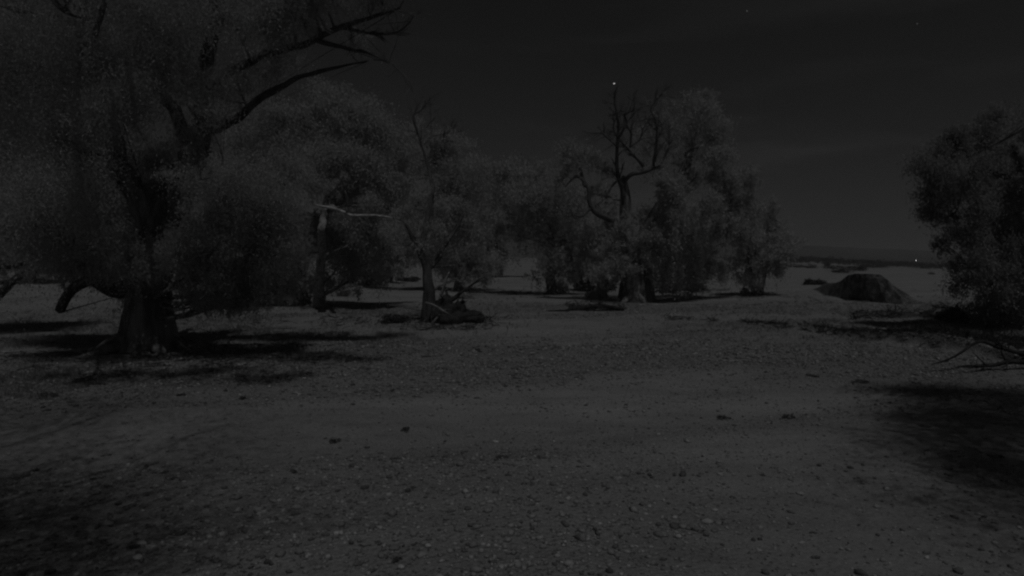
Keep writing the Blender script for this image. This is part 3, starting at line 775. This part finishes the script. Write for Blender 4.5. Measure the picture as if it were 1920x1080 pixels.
# ---------------------------------------------------------------- shrubs
def shrub(name, label, px, py, rx, ry, seed, mat=None, dens=1.3, group='dark shrubs on the flat'):
    B = ground(px, py)
    D = B[1]
    rs = np.random.default_rng(seed)
    root = empty(name, B.tolist(), label, 'shrub', group)
    r = np.array([rx, rx * 0.7, ry]) * D / FPX
    g = Geo()
    k = max(8, int(rx * ry / 40))
    d = rs.normal(0, 1, (k, 3)); d /= np.linalg.norm(d, axis=1)[:, None]; d[:, 2] = np.abs(d[:, 2])
    cs = B + np.array([0, 0, r[2] * 0.15]) + d * rs.uniform(0.3, 0.9, (k, 1)) * r * np.array([0.9, 0.9, 1.4])
    n = int(math.pi * rx * ry * 0.28 * 2.2 * dens / k) + 3
    leaves_into(g, cs, np.tile(r * 0.36, (k, 1)), np.full(k, n), 0.0055 * D, rs, droop=0.1)
    g.build('foliage', [mat or M_leaf_dark], root, B, smooth=False)
    s = Geo()
    for q in cs[:7]:
        P, R = spline([B - [0, 0, .05], (B + q) / 2 + rs.normal(0, .05, 3), q], [0.035, 0.025, 0.01], 0.3)
        s.tube(P, R, 5)
    s.build('stem', [M_dark_bark], root, B)
    return root

shrub('low_shrub', 'dark flat-topped shrub left of the slim gum and its debris', 742, 606, 28, 13, 41)
shrub('low_shrub', 'long dark shrub beside the left foot of the earth mound', 1527, 534, 24, 9, 42)
shrub('low_shrub', 'dark round shrub at the foot of the small bushy gum', 1396, 556, 15, 13, 43)
shrub('low_shrub', 'ragged shrub in the shade left of the tall half-dead gum', 1098, 546, 26, 16, 44)
shrub('low_shrub', 'tall shrub close behind the split trunk of the tall gum', 1142, 545, 20, 17, 45)
shrub('low_shrub', 'shrub in the shade right of the split trunk', 1252, 549, 26, 16, 46)
shrub('low_shrub', 'wide shrub spreading right of the twin-stemmed gum', 1310, 548, 26, 11, 47)
shrub('low_shrub', 'far shrub on the bright flat left of the slim dark trunk', 762, 528, 26, 8, 48)
shrub('low_shrub', 'tall shrub under the right side of the broad gum', 700, 535, 34, 22, 49, dens=1.0)
shrub('low_shrub', 'grey shrub hanging over the gravel right of the huge gum', 500, 572, 46, 20, 50, M_leaf, 0.9)
shrub('low_shrub', 'grey shrub touching the right side of the huge trunk', 400, 572, 44, 18, 52, M_leaf, 0.8)
shrub('low_shrub', 'grey shrub at the left foot of the broad gum', 555, 566, 30, 18, 53, M_leaf, 0.7)
shrub('low_shrub', 'shrub right of the thin pale trunk', 650, 556, 34, 20, 54, M_leaf, 0.6)
shrub('low_shrub', 'small shrub under the rising forked branch', 870, 560, 26, 12, 55, M_leaf, 0.5)
shrub('low_shrub', 'pale shrub under the pale round-crowned gum', 1050, 550, 26, 16, 56, M_leaf, 0.7)
shrub('low_shrub', 'pale shrub behind the left end of the long low log', 1120, 560, 26, 20, 57, M_leaf, 0.7)
shrub('low_shrub', 'shrub under the edge of the dark gum at the right', 1790, 606, 34, 22, 51)

# far scrub dotted over the plain beyond the mound
far_specs = [(1462, 499, 20, 9), (1490, 502, 22, 7), (1520, 503, 16, 7), (1549, 499, 10, 10), (1556, 505, 12, 9), (1576, 512, 26, 12), (1607, 508, 26, 11), (1630, 503, 18, 12), (1652, 502, 18, 8), (1680, 499, 20, 6), (1708, 500, 20, 5), (1735, 504, 16, 8), (1752, 501, 14, 5), (1746, 515, 6, 5), (1380, 500, 26, 7), (1340, 503, 26, 7)]
far_words = ['first from the left behind the small bushy gum', 'second, flat and wide', 'third, small', 'narrow upright one', 'small one under the upright one', 'wide one above the left foot of the mound', 'wide one above the middle of the mound', 'tallest one above the top of the mound', 'low one above the right shoulder of the mound', 'flat one left of the distant lamp', 'flat one just right below the distant lamp', 'upright one near the dark right-edge gum', 'last one on the right before the dark gum', 'lone speck low on the bright flat', 'flat one in the gap left of the small bushy gum', 'low one in the gap right of the tall gum']
proto_sets = []
for k in range(3):
    rs = np.random.default_rng(60 + k)
    g = Geo()
    kk = 16
    d = rs.normal(0, 1, (kk, 3)); d /= np.linalg.norm(d, axis=1)[:, None]; d[:, 2] = np.abs(d[:, 2])
    leaves_into(g, d * rs.uniform(.2, .8, (kk, 1)) * np.array([1, 1, .8]) + [0, 0, .12], np.tile([.33, .33, .22], (kk, 1)), np.full(kk, 34), 0.16, rs, droop=0)
    proto_sets.append(mesh_np('far_shrub', np.concatenate(g.v), np.concatenate(g.f), np.concatenate(g.s), [M_far], np.concatenate(g.m), False))
for i, (px, py, rx, ry) in enumerate(far_specs):
    B = ground(px, py)
    s = B[1] / FPX
    o = link('far_shrub', proto_sets[i % 3], None, B.tolist())
    o.scale = (rx * s * 1.25, rx * s, ry * s * 1.35)
    o.rotation_euler.z = 0
    tag(o, 'far scrub past the mound, ' + far_words[i], 'shrub', 'scrub on the far plain')

# thin far treeline at the foot of the hills
def treeline():
    rs = np.random.default_rng(77)
    g = Geo()
    yd = 420.0
    n = 420
    px = np.linspace(1330, 2100, n)
    cs, rr = [], []
    for p in px:
        y = yd + rs.uniform(-40, 40)
        x = (p - 960) / FPX * y
        cs.append((x, y, gh(x, y) + rs.uniform(1.2, 2.6))); rr.append((2.0, 2.6, rs.uniform(1.1, 2.3)))
    leaves_into(g, np.array(cs), np.array(rr), np.full(n, 34), 1.3, rs, droop=0)
    tag(g.build('treeline', [M_far], None, (0, 0, 0), smooth=False), 'thin dark treeline along the foot of the far hills', 'treeline', None, 'stuff')
treeline()

# ---------------------------------------------------------------- earth mound
def mound():
    # outline along the front: photo px across, foot of the front face, crest
    tx = np.array([1543, 1549, 1556, 1566, 1578, 1590, 1602, 1614, 1640, 1655, 1668, 1690, 1708, 1725, 1742, 1754], float)
    fb = np.array([548, 551, 555, 559, 564, 567, 570, 573, 576, 577, 578, 579, 579, 580, 581, 582], float)
    ct = np.array([549, 539, 532, 531, 530, 525, 515, 513, 513, 514, 523, 540, 553, 565, 576, 585], float)
    px = np.linspace(1543, 1754, 190)
    front = np.array([flat(a_, b_)[1] for a_, b_ in zip(px, np.interp(px, tx, fb))])
    top_py = np.interp(px, tx, ct)
    ys = np.concatenate([np.linspace(-0.5, 2.4, 60), np.linspace(2.5, 6.5, 26)])
    V = []
    H = np.array([at(p, t_, f + 2.0)[2] for p, t_, f in zip(px, top_py, front)])
    for yo in ys:
        yy = front + yo
        xx = (px - 960) / FPX * (front + 2.0)
        wob = yo + 0.5 * fbm(xx / 1.2, xx * 0 + 3.1, 93, 3)
        fy = np.clip((wob + 0.25) / 2.7, 0, 1) ** 0.75 * (1 - sstep(3.0, 6.3, yo))
        g0 = height(xx, yy)
        h = np.maximum(H - g0, -0.3)
        face = sstep(-0.2, 0.5, yo) * sstep(2.2, 1.2, yo)
        gully = 0.30 * np.exp(-((px - 1643 - 5 * yo + 6 * np.sin(yo * 3)) / 3.0) ** 2) * face + 0.35 * np.exp(-((px - 1601 + 6 * yo) / 4.0) ** 2) * face
        rills = 0.22 * np.abs(fbm(xx / 0.5, xx * 0 + yo / 0.7, 95, 4)) * face
        rough = 0.60 * fbm(xx / 0.8, xx * 0 + yo / 0.7, 91, 5) * np.clip(h / 1.5, 0, 1) * (0.12 + 0.88 * sstep(2.3, 1.3, yo))
        z = np.maximum(h * fy + rough - gully - rills, -0.3) + g0 - 0.03
        V.append(np.stack([xx, yy, z], 1))
    V = np.concatenate(V)
    nx_, ny_ = len(px), len(ys)
    idx = np.arange((ny_ - 1) * (nx_ - 1)); r, c = idx // (nx_ - 1), idx % (nx_ - 1)
    F = np.stack([r * nx_ + c, r * nx_ + c + 1, (r + 1) * nx_ + c + 1, (r + 1) * nx_ + c], 1)
    ox, D = (1648 - 960) / FPX * 64.0, 64.0
    org = np.array([ox, D, gh(ox, D)])
    o = link('earth_mound', mesh_np('earth_mound', V - org, F.ravel(), np.full(len(F), 4), [M_soil], None, False), None, org.tolist())
    tag(o, 'dark flat-topped mound of eroded earth on the right flat', 'mound')
mound()

# ---------------------------------------------------------------- fallen wood
def log(name, label, pts, rpx, mat, cat='log', dd0=None, twigs=0, seed=1, group='driftwood on the gravel', sides=10, lift=0.0, tw_len=0.8):
    """pts: (px, py, metres above the ground or None): lies on the ground where no height is given"""
    rs = np.random.default_rng(seed)
    W, R = [], []
    g0 = ground(*dd0) if dd0 else None
    for p, r in zip(pts, rpx):
        if len(p) == 2:
            q = ground(p[0], p[1]); rad = r * q[1] / FPX
            W.append(q + [0, 0, rad * 0.7 + lift]); R.append(rad)
        else:
            W.append(at(p[0], p[1], g0[1] + p[2])); R.append(r * (g0[1] + p[2]) / FPX)
    P, RR = spline(W, R, max(0.15, np.mean(R)))
    P = wander(P, np.mean(R) * 1.0, seed, 1.2)
    g = Geo(); g.tube(P, RR, sides, 0, rough=0.2, seed=seed)
    for q in range(twigs):
        k = rs.integers(len(P) // 3, len(P))
        t = P[min(k + 1, len(P) - 1)] - P[max(0, k - 1)]; t /= np.linalg.norm(t) + 1e-9
        dd = t + rs.normal(0, .5, 3); dd[2] = abs(dd[2]) * 0.6
        twig(g, P[k], dd, rs.uniform(.5, 1) * tw_len, RR[k] * .5, 1, rs)
    o = g.build(name, [mat], None, W[0])
    return tag(o, label, cat, group)

A0 = (845, 606)
log('fallen_log', 'thick black log end lying at the right of the debris heap', [(826, 609), (856, 607), (884, 604), (899, 606)], [11, 13, 15, 10], M_old_wood, dd0=A0, seed=101, sides=12)
log('root_stump', 'blackened knobbly root stump standing in the debris heap', [(846, 608, 0.2), (848, 590, 0.1), (852, 578, 0.0), (862, 574, -0.1)], [20, 21, 18, 8], M_old_wood, 'stump', A0, 8, 102, sides=14)
log('root_stump', 'dark root mass leaning on the foot of the slim gum', [(824, 606, -0.1), (828, 585, 0.1), (836, 566, 0.3), (838, 556, 0.4)], [19, 18, 15, 7], M_old_wood, 'stump', A0, 7, 103, sides=14)
log('fallen_branch', 'forked branch rising to the right out of the debris heap', [(838, 564, 0.3), (852, 560, 0.4), (864, 550, 0.4), (878, 538, 0.5), (898, 524, 0.6)], [5, 4, 3.4, 2.6, 1.2], M_old_wood, 'branch', A0, 5, 104)
log('fallen_branch', 'thin branch standing upright between trunk and debris', [(822, 585, 0.2), (826, 555, 0.3), (834, 530, 0.4), (842, 510, 0.6)], [3.4, 2.8, 2.2, 1.2], M_grey_wood, 'branch', A0, 3, 105)
log('fallen_branch', 'pale stick slanting across the debris heap', [(797, 567, -1.0), (812, 572, -1.0), (830, 582, -1.0), (846, 590, -0.9)], [1.5, 1.8, 1.7, 1.2], M_grey_wood, 'branch', A0, 1, 106)
log('fallen_branch', 'grey stick propped at the bottom of the debris heap', [(800, 616, -.9), (816, 600, -0.8), (824, 590, -0.7)], [2.4, 2.2, 1.4], M_grey_wood, 'branch', A0, 1, 107)
log('fallen_branch', 'knobbed black stick at the top right of the debris', [(852, 592, -0.2), (866, 585, -.3), (868, 574, -.3), (857, 566, -.2)], [8, 9, 8, 4], M_old_wood, 'branch', A0, 2, 108)
log('fallen_log', 'pale thin log lying behind the huge gum', [(338, 583), (362, 583), (400, 583), (436, 586)], [2.2, 2.2, 2.0, 1.2], M_pale_wood, dd0=None, twigs=3, seed=109)
log('fallen_log', 'long low log in front of the tall half-dead gum', [(1062, 585), (1090, 581), (1130, 579), (1168, 583)], [3, 4.5, 5, 3], M_old_wood, twigs=4, seed=110)
log('fallen_log', 'short pale stub on the long low log', [(1100, 576, 0), (1103, 570, 0), (1106, 566, 0)], [3, 2.6, 2], M_grey_wood, dd0=(1103, 580), seed=111)
log('fallen_log', 'straight dark pole on the gravel left of the long low log', [(1028, 584), (1048, 584), (1066, 583)], [1.4, 1.6, 1.2], M_old_wood, twigs=2, seed=112)
log('fallen_log', 'small log at the foot of the broad pale-trunked gum', [(572, 577), (588, 574), (600, 577)], [2, 2.8, 2], M_pale_wood, twigs=2, seed=113)
log('fallen_branch', 'upper forked dead branch reaching in from the right edge', [(1990, 640, 1.2), (1930, 664, .8), (1880, 653, 0.5), (1840, 641, 0.2), (1805, 660, -0.4), (1775, 675, -0.8), (1747, 683, -1.1)], [5, 4, 3, 3, 2.2, 1.7, .8], M_old_wood, 'branch', (1850, 690), 7, 114, tw_len=1.1)
log('fallen_branch', 'lower thick dead branch reaching in from the right edge', [(1990, 672, 0.9), (1920, 680, 0.3), (1890, 678, 0.2), (1862, 686, 0), (1830, 688, -0.3), (1796, 687, -0.7)], [6, 4.5, 4, 3.4, 2.4, 1], M_old_wood, 'branch', (1850, 694), 6, 115, tw_len=1.1)

# ---------------------------------------------------------------- gravel, stones, weeds, grass
def stone_proto(rs, sub=1):
    t = (1 + 5 ** .5) / 2
    v = np.array([(-1, t, 0), (1, t, 0), (-1, -t, 0), (1, -t, 0), (0, -1, t), (0, 1, t), (0, -1, -t), (0, 1, -t), (t, 0, -1), (t, 0, 1), (-t, 0, -1), (-t, 0, 1)], float)
    v /= np.linalg.norm(v[0])
    f = np.array([(0, 11, 5), (0, 5, 1), (0, 1, 7), (0, 7, 10), (0, 10, 11), (1, 5, 9), (5, 11, 4), (11, 10, 2), (10, 7, 6), (7, 1, 8), (3, 9, 4), (3, 4, 2), (3, 2, 6), (3, 6, 8), (3, 8, 9), (4, 9, 5), (2, 4, 11), (6, 2, 10), (8, 6, 7), (9, 8, 1)])
    return v, f

def gravel():
    rs = np.random.default_rng(201)
    v0, f0 = stone_proto(rs)
    v1 = np.array([(1, 0, 0), (-1, 0, 0), (0, 1, 0), (0, -1, 0), (0, 0, 1), (0, 0, -1)], float)
    f1 = np.array([(0, 2, 4), (2, 1, 4), (1, 3, 4), (3, 0, 4), (2, 0, 5), (1, 2, 5), (3, 1, 5), (0, 3, 5)])
    allv, allf, cnt, n0 = [], [], [], 0
    for (d0, d1, per, v_, f_, med) in ((8.0, 16, 78, v0, f0, .023), (8.0, 20, 100, v1, f1, .018), (20, 30, 105, v1, f1, .025), (30, 42, 38, v1, f1, .033), (42, 64, 9, v1, f1, .043)):
        half = d1 * 0.80
        n = int((d1 - d0) * 2 * half * per)
        x = rs.uniform(-half, half, n); y = rs.uniform(d0, d1, n)
        gm = gravel_mask(x, y)
        keep = (np.abs(x) < y * 0.80) & (rs.random(n) < 0.25 + 0.75 * gm ** 1.4)
        x, y, gm = x[keep], y[keep], gm[keep]
        n = len(x)
        size = np.clip(rs.lognormal(math.log(med), 0.48, n), 0.010, 0.085) * (0.8 + 0.45 * gm)
        ang = rs.uniform(0, 2 * math.pi, n)
        sc = np.stack([size * rs.uniform(.9, 1.6, n), size * rs.uniform(.7, 1.1, n), size * rs.uniform(.45, .85, n)], 1)
        V = v_[None] * (1 + rs.normal(0, .12, (n, len(v_), 1))) * sc[:, None, :]
        c, s_ = np.cos(ang)[:, None], np.sin(ang)[:, None]
        V = np.stack([V[..., 0] * c - V[..., 1] * s_ + x[:, None], V[..., 0] * s_ + V[..., 1] * c + y[:, None], V[..., 2] + (height(x, y) + sc[:, 2] * 0.3)[:, None]], -1)
        allv.append(V.reshape(-1, 3)); allf.append((f_[None] + (n0 + np.arange(n) * len(v_))[:, None, None]).ravel()); cnt.append(n * len(f_))
        n0 += n * len(v_)
    me = mesh_np('gravel', np.concatenate(allv), np.concatenate(allf), np.full(sum(cnt), 3), [M_stone])
    tag(link('gravel', me), 'loose grey cobbles and gravel strewn over the creek bed', 'gravel', None, 'stuff')
gravel()

def rock(label, px, py, w, h, seed, mat):
    rs = np.random.default_rng(seed)
    v, f = stone_proto(rs)
    # one subdivision, then uneven
    edge = {}
    V = list(v); F2 = []
    def midp(a_, b_):
        k = (min(a_, b_), max(a_, b_))
        if k not in edge:
            m = (V[a_] + V[b_]) / 2; m /= np.linalg.norm(m); V.append(m); edge[k] = len(V) - 1
        return edge[k]
    for a_, b_, c_ in f:
        ab, bc, ca = midp(a_, b_), midp(b_, c_), midp(c_, a_)
        F2 += [(a_, ab, ca), (b_, bc, ab), (c_, ca, bc), (ab, bc, ca)]
    V = np.array(V) * (1 + rs.normal(0, .07, (len(V), 1)))
    B = ground(px, py); s = B[1] / FPX
    V = V * np.array([w * s / 2, w * s / 2.6, h * s / 2])
    a_ = rs.uniform(-.5, .5); V[:, 0], V[:, 1] = V[:, 0] * math.cos(a_) - V[:, 1] * math.sin(a_), V[:, 0] * math.sin(a_) + V[:, 1] * math.cos(a_)
    o = link('rock', mesh_np('rock', V, np.array(F2).ravel(), np.full(len(F2), 3), [mat]), None, (B + [0, 0, h * s * 0.28]).tolist())
    tag(o, label, 'rock', 'single stones lying on the gravel')
rock('slender pale stone alone on the smooth sand in the middle of the bed', 929, 830, 15, 6, 301, M_pale_stone)
rock('broad pale stone at the bottom of the view, left of the dark hollow weed', 258, 1050, 22, 12, 302, M_pale_stone)
rock('rounded pale stone at the bottom, right of the dark weed', 803, 1027, 14, 9, 303, M_pale_stone)
rock('flat pale stone at the very bottom below the dark weed', 752, 1066, 16, 9, 304, M_pale_stone)
rock('flattish pale stone in the lower left cobbles', 292, 914, 13, 8, 305, M_pale_stone)
rock('small pale stone upper left of the lower left cobbles', 272, 1002, 18, 8, 306, M_stone)
rock('pale stone on the shadow edge below the debris', 571, 712, 8, 6, 307, M_pale_stone)
rock('flat stone on the open bed between debris and long log', 1113, 653, 11, 5, 308, M_stone)

def weed(label, px, py, w, h, seed):
    B = ground(px, py); s = B[1] / FPX
    rs = np.random.default_rng(seed)
    root = empty('weed_clump', B.tolist(), label, 'weed', 'dark weed clumps on the gravel')
    g = Geo()
    k = 7
    cs = B + rs.normal(0, 1, (k, 3)) * np.array([w * s * .26, w * s * .24, 0]) + np.array([0, 0, h * s * .3])
    leaves_into(g, cs, np.tile([w * s * .18, w * s * .16, h * s * .34], (k, 1)), np.full(k, 26), 0.0042 * B[1] , rs, droop=-.3)
    g.build('foliage', [M_weed], root, B, smooth=False)
    st = Geo()
    for q in range(6):
        d = rs.normal(0, .5, 3); d[2] = 1
        twig(st, B, d, h * s * .9, 0.006, 0, rs, 0, 4)
    st.build('stem', [M_dark_bark], root, B)
weeds = [
    (627, 829, 20, 11, 'round dark weed clump on smooth sand, left of middle'),
    (455, 749, 12, 7, 'small upright weed left of the round dark clump'),
    (760, 807, 22, 6, 'thin low weed between the round clump and the slender pale stone'),
    (938, 860, 24, 5, 'low spreading weed just below the slender pale stone'),
    (1352, 785, 32, 6, 'flat lens-shaped weed in the right half of the bed'),
    (1476, 785, 26, 8, 'dark weed right of the flat lens-shaped weed'),
    (1606, 718, 34, 8, 'ragged weed left of the big shadow at the right'),
    (1522, 706, 24, 4, 'low weed left of the ragged weed by the big shadow'),
    (743, 1052, 16, 11, 'dark hollow weed at the bottom of the view'),
    (92, 744, 30, 9, 'weed clump in the upper left of the bed below the huge gum'),
    (80, 691, 52, 9, 'wide low weed at the edge of the huge gum shadow'),
    (178, 722, 30, 4, 'thin flat weed right of the upper left clump'),
    (340, 742, 14, 5, 'small weed below the trunk of the huge gum'),
    (895, 658, 14, 4, 'small dark weed on the gravel below the debris heap'),
]
for i, (px, py, w, h, lab) in enumerate(weeds):
    weed(lab, px, py, w, h, 400 + i)

def grass():
    rs = np.random.default_rng(501)
    pts = []
    def patch(px0, px1, py0, py1, n):
        for _ in range(n):
            px, py = rs.normal((px0 + px1) / 2, (px1 - px0) * .30), rs.normal((py0 + py1) / 2, (py1 - py0) * .28)
            q = flat(px, max(py, 535)); pts.append(q)
    patch(-60, 760, 585, 665, 2600); patch(380, 780, 568, 600, 700); patch(1240, 1930, 560, 640, 1500); patch(1560, 1960, 590, 660, 1800)
    patch(900, 1250, 548, 582, 900); patch(1240, 1500, 540, 575, 500); patch(-100, 250, 660, 760, 500)
    P = np.array(pts)
    keep = fbm(P[:, 0] / 3, P[:, 1] / 4, 55, 3) > -0.08
    P = P[keep]
    z = height(P[:, 0], P[:, 1])
    g = Geo()
    m = 9
    n = len(P) * m
    which = np.repeat(np.arange(len(P)), m)
    base = np.stack([P[which, 0], P[which, 1], z[which]], 1) + np.concatenate([rs.normal(0, .12, (n, 2)), np.zeros((n, 1))], 1)
    h = rs.uniform(.10, .34, n)[:, None]
    lean = np.concatenate([rs.normal(0, .45, (n, 2)), np.ones((n, 1))], 1)
    side = rs.normal(0, 1, (n, 3)); side[:, 2] = 0; side /= np.linalg.norm(side, axis=1)[:, None]
    V = np.stack([base - side * .012, base + side * .012, base + lean * h], 1).reshape(-1, 3)
    g.add(V, np.arange(n * 3).reshape(-1, 3))
    tag(g.build('dry_grass', [M_dry], None, (0, 0, 0), smooth=False), 'sparse dry grass under the trees and along the low bank', 'grass', None, 'stuff')
grass()

# matted flood wrack left along the low bank
def wrack():
    rs = np.random.default_rng(701)
    g = Geo()
    line = [(1240, 597, 1.5, .3), (1340, 603, 1.5, .3), (1420, 611, 2, .35), (1500, 620, 2.2, .4), (1580, 627, 2.6, .6), (1640, 632, 3.5, .5), (1700, 637, 5, .9), (1780, 644, 8, 1.1), (1860, 652, 10, 1.2), (1960, 668, 12, 1.2)]
    L = np.array(line)
    for px in rs.uniform(1240, 1960, 3400):
        w = np.interp(px, L[:, 0], L[:, 3])
        if rs.random() > w * 0.85 or vnoise(np.array([px / 23.0]), np.array([0.5]), 5)[0] < -0.22 + 0.2 * (px < 1620) - 0.3 * (px > 1680): continue
        py = np.interp(px, L[:, 0], L[:, 1]) + rs.normal(0, np.interp(px, L[:, 0], L[:, 2]) * 0.62)
        q = flat(px, py); p = np.array([q[0], q[1], gh(q[0], q[1]) + rs.uniform(0, .12)])
        d = np.array([rs.normal(0, 1.4), rs.normal(0, .5), abs(rs.normal(0, .16))])
        twig(g, p, d, rs.uniform(.2, .6), rs.uniform(.012, .03), 0, rs, 0, 4, kink=.5)
    for (x0, x1, y0, y1, n) in ((1595, 1780, 594, 610, 420), (1060, 1170, 574, 584, 260), (930, 1040, 540, 552, 120), (1205, 1330, 540, 553, 160), (600, 780, 598, 612, 160)):
        for _ in range(n):
            px, py = rs.uniform(x0, x1), rs.uniform(y0, y1)
            if fbm(px / 30, py / 5, 17, 2) < -0.05: continue
            q = flat(px, py); p = np.array([q[0], q[1], gh(q[0], q[1]) + rs.uniform(0, .25)])
            twig(g, p, np.array([rs.normal(0, 1.3), rs.normal(0, .6), abs(rs.normal(.05, .2))]), rs.uniform(.3, .8), rs.uniform(.015, .04), 0, rs, 0, 4, kink=.5)
    tag(g.build('flood_wrack', [M_old_wood], None, (0, 0, 0)), 'dark matted flood wrack strung along the low bank on the right', 'wrack', None, 'stuff')
wrack()

# leaf litter and twigs under the huge gum
def litter():
    rs = np.random.default_rng(601)
    g = Geo()
    for k in range(260):
        px, py = rs.normal(330, 190), rs.uniform(600, 700)
        q = flat(px, py); p = np.array([q[0], q[1], gh(q[0], q[1]) + 0.04])
        d = np.array([rs.normal(), rs.normal(), rs.uniform(0, .12)])
        twig(g, p, d, rs.uniform(.3, 1.4), rs.uniform(.008, .025), 0, rs, 0, 4, kink=.2)
    for k in range(300):
        px, py = rs.normal(845, 45), rs.uniform(590, 618)
        q = flat(px, py); p = np.array([q[0], q[1], gh(q[0], q[1]) + 0.04])
        d = np.array([rs.normal(), rs.normal(), rs.uniform(0, .4)])
        twig(g, p, d, rs.uniform(.3, 1.2), rs.uniform(.008, .03), 1, rs, 0, 4, kink=.3)
    tag(g.build('twig_litter', [M_old_wood], None, (0, 0, 0)), 'broken twigs littered under the huge gum and round the debris heap', 'litter', None, 'stuff')
litter()

# ---------------------------------------------------------------- stars and the distant lamp
def glow_mat(name, s):
    m, nt, out = new_mat(name)
    e = nt.nodes.new("ShaderNodeEmission"); e.inputs[1].default_value = s
    nt.links.new(e.outputs[0], out.inputs[0]); return m
def ball(r):
    rs = np.random.default_rng(1); v, f = stone_proto(rs)
    return v * r, f
def star(label, px, py, s, r):
    v, f = ball(r)
    m = glow_mat('starlight', s)
    p = at(px, py, 7000)
    o = link('star', mesh_np('star', v, f.ravel(), np.full(20, 3), [m]), None, p.tolist())
    tag(o, label, 'star', 'stars in the night sky')
star('brightest star, above the bare branches of the tall gum', 1151.5, 156.5, 1.3, 5.5)
star('faint star near the top edge, right of the middle', 1400.5, 20.5, 0.16, 5.0)
star('faint star high in the right of the sky', 1719.5, 44.5, 0.10, 5.0)
star('tiny star below the long limb of the huge gum', 561.5, 140.5, 0.14, 4.5)
star('tiny star in the empty sky left of the tall gum', 904, 220, 0.05, 5)

def lamp():
    y = 640.0
    p = at(1717.5, 488.5, y)
    z = gh(p[0], y)
    root = empty('yard_lamp', (p[0], y, z), 'distant lit lamp shining as a white point on the plain below the hills', 'lamp')
    g = Geo(); g.tube([(p[0], y, z), (p[0], y, p[2] - 0.4)], [0.12, 0.08], 8); g.build('pole', [M_old_wood], root, np.array([p[0], y, z]))
    v, f = ball(0.42)
    link('lamp_head', mesh_np('lamp_head', v + np.array([0, 0, p[2] - z]), f.ravel(), np.full(20, 3), [glow_mat('lamp_glow', 1.6)]), root)
lamp()
print('triangles about', TRI[0])
